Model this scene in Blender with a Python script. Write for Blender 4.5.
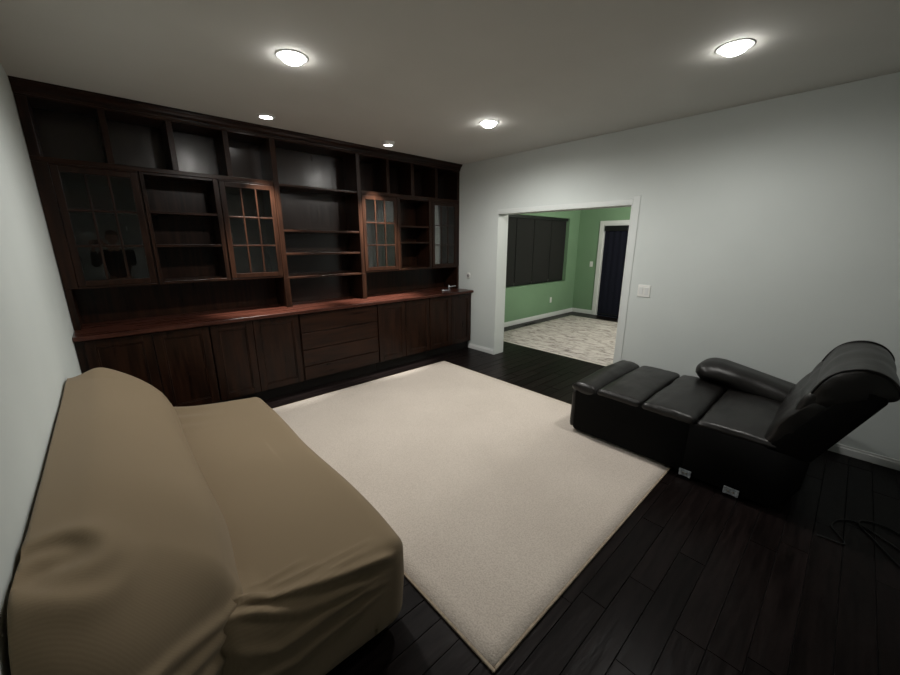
import bpy, bmesh, math, random
from mathutils import Vector, Matrix, noise

random.seed(7)
sc = bpy.context.scene
for o in list(bpy.data.objects):
    bpy.data.objects.remove(o)
COL = sc.collection

# ------------------------------------------------------------------ camera
cd = bpy.data.cameras.new('camera')
cam = bpy.data.objects.new('camera', cd)
COL.objects.link(cam)
cd.sensor_width = 36.0
cd.lens = 370.128 * 36.0 / 900.0
cd.clip_start = 0.02
cr = Vector((0.7360335433825499, -0.6769415902544225, 0.002169423780987132))
cu = Vector((0.16666143610223155, 0.18431396054628538, 0.9686342600094651))
cf = Vector((0.6561086714349001, 0.7125857473536471, -0.2484813150648844))
cp = Vector((0.2702592467881688, -0.5419255394900845, 1.63494243962825))
mw = Matrix.Identity(4)
for i in range(3):
    mw[i][0], mw[i][1], mw[i][2], mw[i][3] = cr[i], cu[i], -cf[i], cp[i]
cam.matrix_world = mw
sc.camera = cam

# ------------------------------------------------------------------ world, exposure
w = bpy.data.worlds.new('night')
sc.world = w
w.use_nodes = True
w.node_tree.nodes['Background'].inputs[0].default_value = (0.010, 0.012, 0.016, 1)
w.node_tree.nodes['Background'].inputs[1].default_value = 1.0
vs = sc.view_settings
vs.view_transform = 'Standard'
vs.look = 'None'
vs.exposure = 0.0
vs.gamma = 1.0
vs.use_curve_mapping = False
sc.cycles.use_denoising = True
sc.cycles.max_bounces = 10
sc.cycles.diffuse_bounces = 5
sc.cycles.sample_clamp_indirect = 3.0
sc.cycles.caustics_reflective = False
sc.cycles.caustics_refractive = False
LAMP_W = 12.6          # each ceiling downlight over the room
GIMBAL_W = 95.0        # each small gimbal spot in front of the wall unit
GREEN_W = 140.0         # ceiling lamp of the green room

# ------------------------------------------------------------------ room constants
W, H = 4.377, 2.74
YB = 4.035              # back walls
UY = 3.712              # front plane of the upper wall unit
BY = 3.414              # front plane of the base cabinets
T = 0.205               # thickness of the wall with the opening
OY1, OY2, OZ = 2.949, 1.147, 2.028
X2 = 8.564
YF = -2.5               # wall behind the camera

# ------------------------------------------------------------------ materials
def mat(name, col, rough=0.5, metal=0.0, spec=0.5, coat=0.0):
    m = bpy.data.materials.new(name)
    m.use_nodes = True
    b = m.node_tree.nodes['Principled BSDF']
    b.inputs['Base Color'].default_value = (*col, 1)
    b.inputs['Roughness'].default_value = rough
    b.inputs['Metallic'].default_value = metal
    b.inputs['Specular IOR Level'].default_value = spec
    b.inputs['Coat Weight'].default_value = coat
    return m

def nodes(m):
    nt = m.node_tree
    return nt, nt.nodes, nt.links, nt.nodes['Principled BSDF']

def add_noise(m, c1, c2, scale=(1, 1, 1), ns=5.0, detail=4.0, bump=0.0, bdist=0.002, lo=0.35, hi=0.65,
              rough=None, bscale=None):
    nt, n, l, b = nodes(m)
    tc = n.new('ShaderNodeTexCoord')
    mp = n.new('ShaderNodeMapping')
    mp.inputs['Scale'].default_value = scale
    l.new(tc.outputs['Object'], mp.inputs['Vector'])
    nz = n.new('ShaderNodeTexNoise')
    nz.inputs['Scale'].default_value = ns
    nz.inputs['Detail'].default_value = detail
    l.new(mp.outputs[0], nz.inputs['Vector'])
    cr_ = n.new('ShaderNodeValToRGB')
    cr_.color_ramp.elements[0].position = lo
    cr_.color_ramp.elements[1].position = hi
    cr_.color_ramp.elements[0].color = (*c1, 1)
    cr_.color_ramp.elements[1].color = (*c2, 1)
    l.new(nz.outputs['Fac'], cr_.inputs['Fac'])
    l.new(cr_.outputs['Color'], b.inputs['Base Color'])
    if rough:
        mr = n.new('ShaderNodeMapRange')
        mr.inputs['To Min'].default_value = rough[0]
        mr.inputs['To Max'].default_value = rough[1]
        l.new(nz.outputs['Fac'], mr.inputs['Value'])
        l.new(mr.outputs[0], b.inputs['Roughness'])
    if bump:
        src = nz
        if bscale:
            src = n.new('ShaderNodeTexNoise')
            src.inputs['Scale'].default_value = bscale
            src.inputs['Detail'].default_value = 3
            l.new(mp.outputs[0], src.inputs['Vector'])
        bp = n.new('ShaderNodeBump')
        bp.inputs['Strength'].default_value = bump
        bp.inputs['Distance'].default_value = bdist
        l.new(src.outputs['Fac'], bp.inputs['Height'])
        l.new(bp.outputs[0], b.inputs['Normal'])
    return m

M = {}
M['wall'] = add_noise(mat('wall_paint', (0.6, 0.62, 0.61), 0.75, spec=0.25), (0.592, 0.634, 0.618), (0.612, 0.654, 0.638), ns=2.0)
M['ceil'] = add_noise(mat('ceiling_paint', (0.6, 0.6, 0.58), 0.85, spec=0.2), (0.60, 0.60, 0.57), (0.62, 0.62, 0.59), ns=2.0)
M['green'] = add_noise(mat('green_paint', (0.15, 0.3, 0.15), 0.7, spec=0.3), (0.185, 0.305, 0.185), (0.195, 0.32, 0.195),
                       ns=2.0, bump=0.2, bdist=0.0015, bscale=90)
M['trim'] = mat('white_trim', (0.72, 0.74, 0.73), 0.4)
M['casing'] = mat('casing_paint', (0.64, 0.675, 0.66), 0.5)
M['plastic'] = mat('white_plastic', (0.78, 0.79, 0.76), 0.35)
M['grey_plastic'] = mat('grey_plastic', (0.25, 0.25, 0.25), 0.35)
M['wood_v'] = add_noise(mat('dark_cherry_upright', (0.05, 0.02, 0.012), 0.3, spec=0.22), (0.0085, 0.0036, 0.0021), (0.0235, 0.0092, 0.0047),
                        scale=(9, 9, 0.7), ns=4.0, detail=6, bump=0.08, bdist=0.001, rough=(0.24, 0.36))
M['wood_h'] = add_noise(mat('dark_cherry_level', (0.05, 0.02, 0.012), 0.3, spec=0.22), (0.0095, 0.0039, 0.0023), (0.0260, 0.0100, 0.0050),
                        scale=(0.7, 9, 9), ns=4.0, detail=6, bump=0.08, bdist=0.001, rough=(0.24, 0.36))
M['wood_gloss'] = add_noise(mat('dark_cherry_polished_back', (0.05, 0.02, 0.012), 0.25, spec=0.6), (0.0085, 0.0036, 0.0021), (0.0235, 0.0092, 0.0047),
                        scale=(9, 9, 0.7), ns=4.0, detail=6, rough=(0.20, 0.30))
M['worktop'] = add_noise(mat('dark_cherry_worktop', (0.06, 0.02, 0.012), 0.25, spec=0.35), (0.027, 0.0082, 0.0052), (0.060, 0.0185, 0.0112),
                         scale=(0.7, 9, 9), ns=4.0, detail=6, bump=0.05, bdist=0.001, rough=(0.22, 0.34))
M['toe'] = mat('toe_kick_black', (0.008, 0.005, 0.004), 0.6)
M['leather'] = add_noise(mat('black_leather', (0.012, 0.011, 0.010), 0.40, spec=0.42), (0.006, 0.0054, 0.005), (0.010, 0.009, 0.0083),
                         ns=9.0, bump=0.5, bdist=0.004, bscale=14, rough=(0.31, 0.46))
M['leather_flat'] = add_noise(mat('black_vinyl_panel', (0.008, 0.008, 0.008), 0.7, spec=0.10), (0.0014, 0.0014, 0.0014), (0.0024, 0.0023, 0.0022),
                              ns=30.0, bump=0.2, bdist=0.001)
M['metal'] = add_noise(mat('galvanised_steel', (0.6, 0.62, 0.65), 0.35, metal=0.35), (0.36, 0.40, 0.44), (0.70, 0.74, 0.78),
                       ns=60.0, rough=(0.25, 0.5))
M['brass'] = mat('tarnished_steel', (0.42, 0.38, 0.33), 0.4, metal=1.0)
M['cord'] = mat('black_rubber_cord', (0.006, 0.006, 0.006), 0.5)
M['navy'] = add_noise(mat('navy_cloth', (0.006, 0.007, 0.016), 0.85, spec=0.2), (0.005, 0.006, 0.013), (0.008, 0.009, 0.019),
                      ns=80, bump=0.2, bdist=0.001)
M['char'] = add_noise(mat('charcoal_cloth', (0.014, 0.0145, 0.014), 0.85, spec=0.2), (0.016, 0.0165, 0.0155), (0.022, 0.0225, 0.021),
                      ns=90, bump=0.2, bdist=0.001)
M['black'] = mat('black_plastic', (0.006, 0.006, 0.007), 0.45)
M['vent'] = mat('dark_brown_register', (0.01, 0.008, 0.007), 0.5)
M['person_cloth'] = mat('dark_clothing', (0.01, 0.01, 0.012), 0.9)

def rug_material():
    m = mat('beige_pile', (0.5, 0.42, 0.34), 0.95, spec=0.1)
    nt, n, l, b = nodes(m)
    b.inputs['Sheen Weight'].default_value = 0.15
    tc = n.new('ShaderNodeTexCoord')
    n1 = n.new('ShaderNodeTexNoise'); n1.inputs['Scale'].default_value = 1.6; n1.inputs['Detail'].default_value = 3
    n2 = n.new('ShaderNodeTexNoise'); n2.inputs['Scale'].default_value = 120; n2.inputs['Detail'].default_value = 3
    l.new(tc.outputs['Object'], n1.inputs['Vector']); l.new(tc.outputs['Object'], n2.inputs['Vector'])
    r1 = n.new('ShaderNodeValToRGB')
    r1.color_ramp.elements[0].position = 0.38; r1.color_ramp.elements[1].position = 0.62
    r1.color_ramp.elements[0].color = (0.580, 0.518, 0.455, 1); r1.color_ramp.elements[1].color = (0.620, 0.556, 0.490, 1)
    l.new(n1.outputs['Fac'], r1.inputs['Fac'])
    r2 = n.new('ShaderNodeValToRGB')
    r2.color_ramp.elements[0].position = 0.3; r2.color_ramp.elements[1].position = 0.6
    r2.color_ramp.elements[0].color = (0.80, 0.785, 0.77, 1); r2.color_ramp.elements[1].color = (1, 1, 1, 1)
    l.new(n2.outputs['Fac'], r2.inputs['Fac'])
    mx = n.new('ShaderNodeMixRGB'); mx.blend_type = 'MULTIPLY'; mx.inputs[0].default_value = 1
    l.new(r1.outputs[0], mx.inputs[1]); l.new(r2.outputs[0], mx.inputs[2])
    l.new(mx.outputs[0], b.inputs['Base Color'])
    bp = n.new('ShaderNodeBump'); bp.inputs['Strength'].default_value = 0.6; bp.inputs['Distance'].default_value = 0.004
    l.new(n2.outputs['Fac'], bp.inputs['Height']); l.new(bp.outputs[0], b.inputs['Normal'])
    return m
M['rug'] = rug_material()
M['rug_edge'] = add_noise(mat('tan_binding', (0.36, 0.29, 0.22), 0.95, spec=0.1), (0.30, 0.24, 0.18), (0.40, 0.33, 0.25), ns=60)

def old_rug_material():
    m = mat('distressed_wool', (0.5, 0.45, 0.4), 0.95, spec=0.1)
    nt, n, l, b = nodes(m)
    tc = n.new('ShaderNodeTexCoord')
    mp = n.new('ShaderNodeMapping'); mp.inputs['Scale'].default_value = (2.3, 1.0, 1)
    l.new(tc.outputs['Object'], mp.inputs['Vector'])
    n1 = n.new('ShaderNodeTexNoise'); n1.inputs['Scale'].default_value = 4.2; n1.inputs['Detail'].default_value = 9
    n1.inputs['Roughness'].default_value = 0.72; n1.inputs['Distortion'].default_value = 1.2
    v = n.new('ShaderNodeTexVoronoi'); v.inputs['Scale'].default_value = 9; v.feature = 'SMOOTH_F1'
    l.new(mp.outputs[0], n1.inputs['Vector']); l.new(mp.outputs[0], v.inputs['Vector'])
    ad = n.new('ShaderNodeMath'); ad.operation = 'MULTIPLY_ADD'; ad.inputs[1].default_value = 0.16
    l.new(v.outputs['Distance'], ad.inputs[0]); l.new(n1.outputs['Fac'], ad.inputs[2])
    r = n.new('ShaderNodeValToRGB')
    r.color_ramp.elements[0].position = 0.42; r.color_ramp.elements[1].position = 0.64
    r.color_ramp.elements[0].color = (0.19, 0.165, 0.158, 1); r.color_ramp.elements[1].color = (0.57, 0.53, 0.50, 1)
    e = r.color_ramp.elements.new(0.52); e.color = (0.40, 0.36, 0.335, 1)
    l.new(ad.outputs[0], r.inputs['Fac']); l.new(r.outputs[0], b.inputs['Base Color'])
    bp = n.new('ShaderNodeBump'); bp.inputs['Strength'].default_value = 0.4; bp.inputs['Distance'].default_value = 0.004
    l.new(n1.outputs['Fac'], bp.inputs['Height']); l.new(bp.outputs[0], b.inputs['Normal'])
    return m
M['rug2'] = old_rug_material()
M['fringe'] = mat('cream_rug_edge', (0.66, 0.62, 0.56), 0.95, spec=0.1)

def floor_material():
    m = mat('espresso_planks', (0.012, 0.008, 0.007), 0.3, spec=0.08)
    nt, n, l, b = nodes(m)
    tc = n.new('ShaderNodeTexCoord')
    geo = n.new('ShaderNodeNewGeometry')
    mp = n.new('ShaderNodeMapping'); mp.inputs['Scale'].default_value = (1.2, 14, 1)
    l.new(tc.outputs['Object'], mp.inputs['Vector'])
    off = n.new('ShaderNodeCombineXYZ')
    ml = n.new('ShaderNodeMath'); ml.operation = 'MULTIPLY'; ml.inputs[1].default_value = 37.0
    l.new(geo.outputs['Random Per Island'], ml.inputs[0]); l.new(ml.outputs[0], off.inputs[0]); l.new(ml.outputs[0], off.inputs[2])
    l.new(off.outputs[0], mp.inputs['Location'])
    nz = n.new('ShaderNodeTexNoise'); nz.inputs['Scale'].default_value = 3.0; nz.inputs['Detail'].default_value = 7
    l.new(mp.outputs[0], nz.inputs['Vector'])
    r = n.new('ShaderNodeValToRGB')
    r.color_ramp.elements[0].color = (0.0040, 0.0029, 0.0028, 1); r.color_ramp.elements[1].color = (0.0112, 0.0076, 0.0071, 1)
    r.color_ramp.elements[0].position = 0.3; r.color_ramp.elements[1].position = 0.75
    l.new(nz.outputs['Fac'], r.inputs['Fac'])
    mx = n.new('ShaderNodeMixRGB'); mx.blend_type = 'MULTIPLY'; mx.inputs[0].default_value = 1
    rr = n.new('ShaderNodeMapRange'); rr.inputs['To Min'].default_value = 0.7; rr.inputs['To Max'].default_value = 1.3
    l.new(geo.outputs['Random Per Island'], rr.inputs['Value'])
    l.new(r.outputs[0], mx.inputs[1]); l.new(rr.outputs[0], mx.inputs[2]); l.new(mx.outputs[0], b.inputs['Base Color'])
    r2 = n.new('ShaderNodeMapRange'); r2.inputs['To Min'].default_value = 0.24; r2.inputs['To Max'].default_value = 0.42
    l.new(nz.outputs['Fac'], r2.inputs['Value']); l.new(r2.outputs[0], b.inputs['Roughness'])
    mp2 = n.new('ShaderNodeMapping'); mp2.inputs['Scale'].default_value = (5, 22, 1)
    l.new(tc.outputs['Object'], mp2.inputs['Vector']); l.new(off.outputs[0], mp2.inputs['Location'])
    n3 = n.new('ShaderNodeTexNoise'); n3.inputs['Scale'].default_value = 1.3; n3.inputs['Detail'].default_value = 2
    l.new(mp2.outputs[0], n3.inputs['Vector'])
    bp = n.new('ShaderNodeBump'); bp.inputs['Strength'].default_value = 0.55; bp.inputs['Distance'].default_value = 0.004
    l.new(n3.outputs['Fac'], bp.inputs['Height']); l.new(bp.outputs[0], b.inputs['Normal'])
    return m
M['floor'] = floor_material()
M['subfloor'] = mat('dark_gap', (0.002, 0.0015, 0.0015), 0.9)

def slip_material():
    m = mat('tan_stretch_knit', (0.25, 0.19, 0.125), 0.9, spec=0.15)
    nt, n, l, b = nodes(m)
    b.inputs['Sheen Weight'].default_value = 0.10
    b.inputs['Sheen Roughness'].default_value = 0.5
    tc = n.new('ShaderNodeTexCoord')
    wv = n.new('ShaderNodeTexWave'); wv.bands_direction = 'Y'; wv.inputs['Scale'].default_value = 48
    wv.inputs['Distortion'].default_value = 1.6; wv.inputs['Detail'].default_value = 3; wv.inputs['Detail Scale'].default_value = 1.2
    l.new(tc.outputs['Object'], wv.inputs['Vector'])
    nz = n.new('ShaderNodeTexNoise'); nz.inputs['Scale'].default_value = 160
    l.new(tc.outputs['Object'], nz.inputs['Vector'])
    r = n.new('ShaderNodeValToRGB')
    r.color_ramp.elements[0].color = (0.208, 0.157, 0.098, 1); r.color_ramp.elements[1].color = (0.222, 0.168, 0.105, 1)
    l.new(wv.outputs['Fac'], r.inputs['Fac']); l.new(r.outputs[0], b.inputs['Base Color'])
    ad = n.new('ShaderNodeMath'); ad.operation = 'MULTIPLY_ADD'; ad.inputs[1].default_value = 0.5
    l.new(nz.outputs['Fac'], ad.inputs[0]); l.new(wv.outputs['Fac'], ad.inputs[2])
    bp = n.new('ShaderNodeBump'); bp.inputs['Strength'].default_value = 0.025; bp.inputs['Distance'].default_value = 0.002
    l.new(ad.outputs[0], bp.inputs['Height']); l.new(bp.outputs[0], b.inputs['Normal'])
    return m
M['slip'] = slip_material()

def glass_material():
    m = bpy.data.materials.new('cabinet_glass')
    m.use_nodes = True
    nt = m.node_tree
    n, l = nt.nodes, nt.links
    n.remove(n['Principled BSDF'])
    out = n['Material Output']
    tr = n.new('ShaderNodeBsdfTransparent'); tr.inputs[0].default_value = (0.93, 0.95, 0.94, 1)
    gl = n.new('ShaderNodeBsdfGlossy'); gl.inputs['Roughness'].default_value = 0.015; gl.inputs[0].default_value = (1, 1, 1, 1)
    fr = n.new('ShaderNodeFresnel'); fr.inputs[0].default_value = 1.52
    ad = n.new('ShaderNodeMath'); ad.operation = 'MULTIPLY'; ad.inputs[1].default_value = 1.15; ad.use_clamp = True
    mx = n.new('ShaderNodeMixShader')
    l.new(fr.outputs[0], ad.inputs[0]); l.new(ad.outputs[0], mx.inputs[0])
    l.new(tr.outputs[0], mx.inputs[1]); l.new(gl.outputs[0], mx.inputs[2]); l.new(mx.outputs[0], out.inputs['Surface'])
    return m
M['glass'] = glass_material()

def emit_material(name, col, s):
    m = bpy.data.materials.new(name)
    m.use_nodes = True
    nt = m.node_tree
    nt.nodes.remove(nt.nodes['Principled BSDF'])
    e = nt.nodes.new('ShaderNodeEmission')
    e.inputs[0].default_value = (*col, 1); e.inputs[1].default_value = s
    nt.links.new(e.outputs[0], nt.nodes['Material Output'].inputs['Surface'])
    return m
M['lens'] = emit_material('lit_lens', (1.0, 0.97, 0.92), 55.0)
M['shade'] = emit_material('lit_shade', (1.0, 0.96, 0.88), 6.0)

# ------------------------------------------------------------------ mesh helpers
class MB:
    """collects shapes in world coordinates; build() links them as one mesh object"""
    def __init__(self):
        self.bm = bmesh.new()
    def box(self, lo, hi, bev=0.0, seg=2):
        lo = Vector(lo); hi = Vector(hi)
        r = bmesh.ops.create_cube(self.bm, size=1.0)
        vs_ = r['verts']
        for v in vs_:
            v.co = Vector([lo[i] + (v.co[i] + 0.5) * (hi[i] - lo[i]) for i in range(3)])
        if bev:
            ed = list({e for v in vs_ for e in v.link_edges})
            bmesh.ops.bevel(self.bm, geom=ed, offset=bev, segments=seg, affect='EDGES', profile=0.5)
        return self
    def prism(self, prof, axis, a, b, bev=0.0, seg=2):
        """prof: 2D points in the other two axes, in order, swept along axis from a to b"""
        def P(p, t):
            if axis == 0: return Vector((t, p[0], p[1]))
            if axis == 1: return Vector((p[0], t, p[1]))
            return Vector((p[0], p[1], t))
        A = [self.bm.verts.new(P(p, a)) for p in prof]
        B = [self.bm.verts.new(P(p, b)) for p in prof]
        n = len(prof)
        fs = [self.bm.faces.new(A), self.bm.faces.new(B[::-1])]
        for i in range(n):
            fs.append(self.bm.faces.new((A[i], B[i], B[(i + 1) % n], A[(i + 1) % n])))
        if bev:
            ed = list({e for f in fs for e in f.edges})
            bmesh.ops.bevel(self.bm, geom=ed, offset=bev, segments=seg, affect='EDGES', profile=0.5)
        return self
    def cyl(self, c, r, h, axis=2, n=28, r2=None):
        """c: centre of the lower end, height h along axis"""
        r2 = r if r2 is None else r2
        q = bmesh.ops.create_cone(self.bm, cap_ends=True, segments=n, radius1=r, radius2=r2, depth=h)
        m = {2: Matrix.Identity(4), 0: Matrix.Rotation(math.pi / 2, 4, 'Y'), 1: Matrix.Rotation(-math.pi / 2, 4, 'X')}[axis]
        o = Vector((0, 0, 0)); o[axis] = h / 2
        for v in q['verts']:
            v.co = (m @ v.co) + Vector(c) + o
        return self
    def lathe(self, prof, c, n=32, axis=2, flip=1):
        """prof: (radius, height) pairs"""
        rings = []
        for (r, z) in prof:
            ring = []
            for k in range(n):
                a = 2 * math.pi * k / n
                p = (r * math.cos(a), r * math.sin(a), z * flip)
                if axis == 0: p = (z * flip, r * math.cos(a), r * math.sin(a))
                ring.append(self.bm.verts.new(Vector(c) + Vector(p)))
            rings.append(ring)
        for i in range(len(rings) - 1):
            for k in range(n):
                self.bm.faces.new((rings[i][k], rings[i][(k + 1) % n], rings[i + 1][(k + 1) % n], rings[i + 1][k]))
        return self
    def tube(self, pts, r, n=8, closed=False):
        pts = [Vector(p) for p in pts]
        rings = []
        up = Vector((0, 0, 1))
        for i, p in enumerate(pts):
            d = (pts[min(i + 1, len(pts) - 1)] - pts[max(i - 1, 0)]).normalized()
            s = d.cross(up)
            if s.length < 1e-4: s = d.cross(Vector((1, 0, 0)))
            s.normalize(); t = s.cross(d)
            rr = r(i / (len(pts) - 1)) if callable(r) else r
            rings.append([self.bm.verts.new(p + rr * (math.cos(2 * math.pi * k / n) * s + math.sin(2 * math.pi * k / n) * t)) for k in range(n)])
        for i in range(len(rings) - 1):
            for k in range(n):
                self.bm.faces.new((rings[i][k], rings[i][(k + 1) % n], rings[i + 1][(k + 1) % n], rings[i + 1][k]))
        self.bm.faces.new(rings[0]); self.bm.faces.new(rings[-1][::-1])
        return self
    def rbox(self, lo, hi, r, res=0.03, deform=None):
        """rounded box with an even grid, optionally deformed point by point"""
        lo = Vector(lo); hi = Vector(hi)
        d = hi - lo
        n = [max(2, int(math.ceil(d[i] / res))) for i in range(3)]
        rad = Vector([min(r if not isinstance(r, (tuple, list)) else r[i], d[i] / 2) for i in range(3)])
        cache = {}
        def V(i, j, k):
            key = (i, j, k)
            if key not in cache:
                p = Vector((lo[0] + d[0] * i / n[0], lo[1] + d[1] * j / n[1], lo[2] + d[2] * k / n[2]))
                e = Vector((0, 0, 0)); c = p.copy()
                for a in range(3):
                    c[a] = min(max(p[a], lo[a] + rad[a]), hi[a] - rad[a])
                    e[a] = (p[a] - c[a]) / rad[a] if rad[a] > 1e-9 else 0
                m = max(abs(e[0]), abs(e[1]), abs(e[2]))
                if m > 1e-9:
                    e = e * (m / e.length)
                    p = Vector([c[a] + e[a] * rad[a] for a in range(3)])
                if deform: p = deform(p)
                cache[key] = self.bm.verts.new(p)
            return cache[key]
        for a, b, c in ((0, 1, 2), (1, 2, 0), (2, 0, 1)):
            for s in (0, n[c]):
                for i in range(n[a]):
                    for j in range(n[b]):
                        q = []
                        for (x, y) in ((i, j), (i + 1, j), (i + 1, j + 1), (i, j + 1)):
                            t = [0, 0, 0]; t[a] = x; t[b] = y; t[c] = s
                            q.append(V(*t))
                        if s == 0: q.reverse()
                        try: self.bm.faces.new(q)
                        except ValueError: pass
        return self
    def build(self, name, m, parent=None, smooth=False, org=None):
        root = parent
        while root is not None and root.parent is not None:
            root = root.parent
        o0 = Vector(org) if org else (root.location.copy() if root is not None else Vector((0, 0, 0)))
        bmesh.ops.recalc_face_normals(self.bm, faces=self.bm.faces[:])
        for v in self.bm.verts: v.co -= o0
        me = bpy.data.meshes.new(name)
        self.bm.to_mesh(me); self.bm.free()
        me.materials.append(m)
        if smooth:
            for p in me.polygons: p.use_smooth = True
        o = bpy.data.objects.new(name, me)
        COL.objects.link(o)
        if parent is not None: o.parent = parent
        else: o.location = o0
        return o

def tag(o, label=None, cat=None, group=None, kind=None):
    if label: o['label'] = label
    if cat: o['category'] = cat
    if group: o['group'] = group
    if kind: o['kind'] = kind
    return o

def thing(name, label, cat, loc, group=None):
    o = bpy.data.objects.new(name, None)
    o.empty_display_size = 0.05
    o.location = loc
    COL.objects.link(o)
    return tag(o, label, cat, group)

def struct(o, label, cat):
    return tag(o, label, cat, kind='structure')

# ================================================================== THE SETTING
def planks(name, x0, x1, y0, y1, ph, known, label):
    mb = MB()
    mb.box((x0, y0, -0.06), (x1, y1, -0.004))
    o_sub = None
    rnd = random.Random(3)
    bm = mb.bm
    pw = 0.1205
    k0 = int(math.floor((y0 - ph) / pw))
    y = ph + k0 * pw
    while y < y1:
        a, b = max(y, y0), min(y + pw, y1)
        if b - a > 0.004:
            ym = (y + pw / 2)
            js = [jx for (jx, jy) in known if abs(jy - ym) < pw / 2]
            if js:
                st = js[0]
                cuts = [st]
                xx = st
                while xx > x0: xx -= rnd.uniform(0.7, 1.5); cuts.append(xx)
                xx = st
                while xx < x1: xx += rnd.uniform(0.7, 1.5); cuts.append(xx)
            else:
                xx = x0 - rnd.uniform(0, 1.2); cuts = [xx]
                while xx < x1: xx += rnd.uniform(0.6, 1.6); cuts.append(xx)
            cuts = sorted(cuts)
            for i in range(len(cuts) - 1):
                p, q = max(cuts[i], x0), min(cuts[i + 1], x1)
                if q - p < 0.01: continue
                g, dz = 0.0022, rnd.uniform(-0.0006, 0.0006)
                tl = rnd.uniform(-0.0006, 0.0006)
                vs_ = []
                for (ex, z) in ((0.0006, -0.005), (g, dz)):
                    vs_.append([bm.verts.new((p + ex, a + ex, z + (tl if z == dz else 0))), bm.verts.new((q - ex, a + ex, z + (tl if z == dz else 0))),
                                bm.verts.new((q - ex, b - ex, z - (tl if z == dz else 0))), bm.verts.new((p + ex, b - ex, z - (tl if z == dz else 0)))])
                for i2 in range(4):
                    bm.faces.new((vs_[0][i2], vs_[0][(i2 + 1) % 4], vs_[1][(i2 + 1) % 4], vs_[1][i2]))
                bm.faces.new(vs_[1])
        y += pw
    me_o = mb.build(name, M['floor'])
    me_o.data.materials.append(M['subfloor'])
    for p in me_o.data.polygons:
        if p.center.z < -0.0035 and p.area > 0.5: p.material_index = 1
    return struct(me_o, label, 'floor')

planks('floor', 0, X2, YF, YB, 0.076, [(1.71, 0.015), (1.968, -0.105), (1.533, -0.225), (1.84, -0.345)],
       'dark espresso hand-scraped wood plank floor running through both rooms')

c = MB().box((-0.12, YF - 0.12, H), (X2 + 0.12, YB + 0.12, H + 0.1)).build('ceiling', M['ceil'])
struct(c, 'plain off-white ceiling with recessed lights', 'ceiling')
struct(MB().box((-0.12, YF, -0.06), (0, YB, H)).build('wall_left', M['wall']), 'plain white wall behind the tan sofa', 'wall')
struct(MB().box((-0.12, YF - 0.12, -0.06), (X2 + 0.12, YF, H)).build('wall_front', M['wall']), 'plain white wall at the near end of the room', 'wall')
struct(MB().box((-0.12, YB, -0.06), (W + T, YB + 0.25, H)).build('wall_back', M['wall']), 'wall behind the dark wood wall unit', 'wall')
# right wall with the wide opening: white living-room side, green far side as a thin skin
mb = MB()
mb.box((W, YF, -0.06), (W + T - 0.004, OY2, H)).box((W, OY1, -0.06), (W + T - 0.004, YB, H)).box((W, OY2, OZ), (W + T - 0.004, OY1, H))
struct(mb.build('wall_right', M['wall']), 'white wall with a wide square opening to the green room', 'wall')
mb = MB()
mb.box((W + T - 0.004, YF, 0), (W + T, OY2, H)).box((W + T - 0.004, OY1, 0), (W + T, YB, H)).box((W + T - 0.004, OY2, OZ), (W + T, OY1, H))
struct(mb.build('wall_opening', M['green']), 'green painted far side of the wall with the opening', 'wall')
# green room walls: window wall with a recess, door wall
WX0, WX1, WZ0, WZ1 = 5.30, 8.133, 0.775, 2.16
mb = MB()
y1 = YB + 0.25
mb.box((W + T, YB, -0.06), (WX0, y1, H)).box((WX1, YB, -0.06), (X2 + 0.12, y1, H))
mb.box((WX0, YB, -0.06), (WX1, y1, WZ0)).box((WX0, YB, WZ1), (WX1, y1, H))
struct(mb.build('wall_window', M['green']), 'green wall holding the window with charcoal panel blinds', 'wall')
DY0, DY1, DZ = 2.49, 3.44, 2.03
mb = MB()
mb.box((X2, YF, -0.06), (X2 + 0.12, DY0, H)).box((X2, DY1, -0.06), (X2 + 0.12, YB, H)).box((X2, DY0, DZ), (X2 + 0.12, DY1, H))
struct(mb.build('wall_far', M['green']), 'green far wall around the white cased door', 'wall')

# window behind the blind: white frame and dark night glass
wt = thing('window_1', 'window in the green wall, recessed behind charcoal panel blinds', 'window', ((WX0 + WX1) / 2, YB + 0.2, WZ0))
tag(wt, kind='structure')
mb = MB()
for (a, b) in (((WX0, YB + 0.17, WZ0), (WX1, YB + 0.25, WZ0 + 0.05)), ((WX0, YB + 0.17, WZ1 - 0.05), (WX1, YB + 0.25, WZ1)),
               ((WX0, YB + 0.17, WZ0), (WX0 + 0.05, YB + 0.25, WZ1)), ((WX1 - 0.05, YB + 0.17, WZ0), (WX1, YB + 0.25, WZ1)),
               ((6.69, YB + 0.17, WZ0), (6.74, YB + 0.25, WZ1))):
    mb.box(a, b)
mb.build('window_frame', M['trim'], wt)
MB().box((WX0 + 0.05, YB + 0.205, WZ0 + 0.05), (WX1 - 0.05, YB + 0.211, WZ1 - 0.05)).build('window_pane', M['black'], wt)

# panel blind hanging in the recess
bl = thing('panel_blind', 'charcoal sliding panel blind of wide flat panels filling the recessed window', 'blind', ((WX0 + WX1) / 2, YB + 0.07, WZ1))
MB().box((WX0 + 0.01, YB + 0.035, WZ1 - 0.06), (WX1 - 0.003, YB + 0.115, WZ1), 0.004).build('head_track', M['black'], bl)
edges = [5.31, 5.72, 6.31, 6.90, 7.53, 8.128]
for i in range(5):
    yy = YB + 0.07
    a, b = edges[i], edges[i + 1]
    p = MB().box((a, yy, WZ0 + 0.03), (b - 0.014, yy + 0.004, WZ1 - 0.05)).build('blind_panel', M['char'], bl)
    MB().box((a, yy - 0.003, WZ0 + 0.012), (b - 0.014, yy + 0.007, WZ0 + 0.034), 0.003).build('bottom_rail', M['black'], p)

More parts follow.
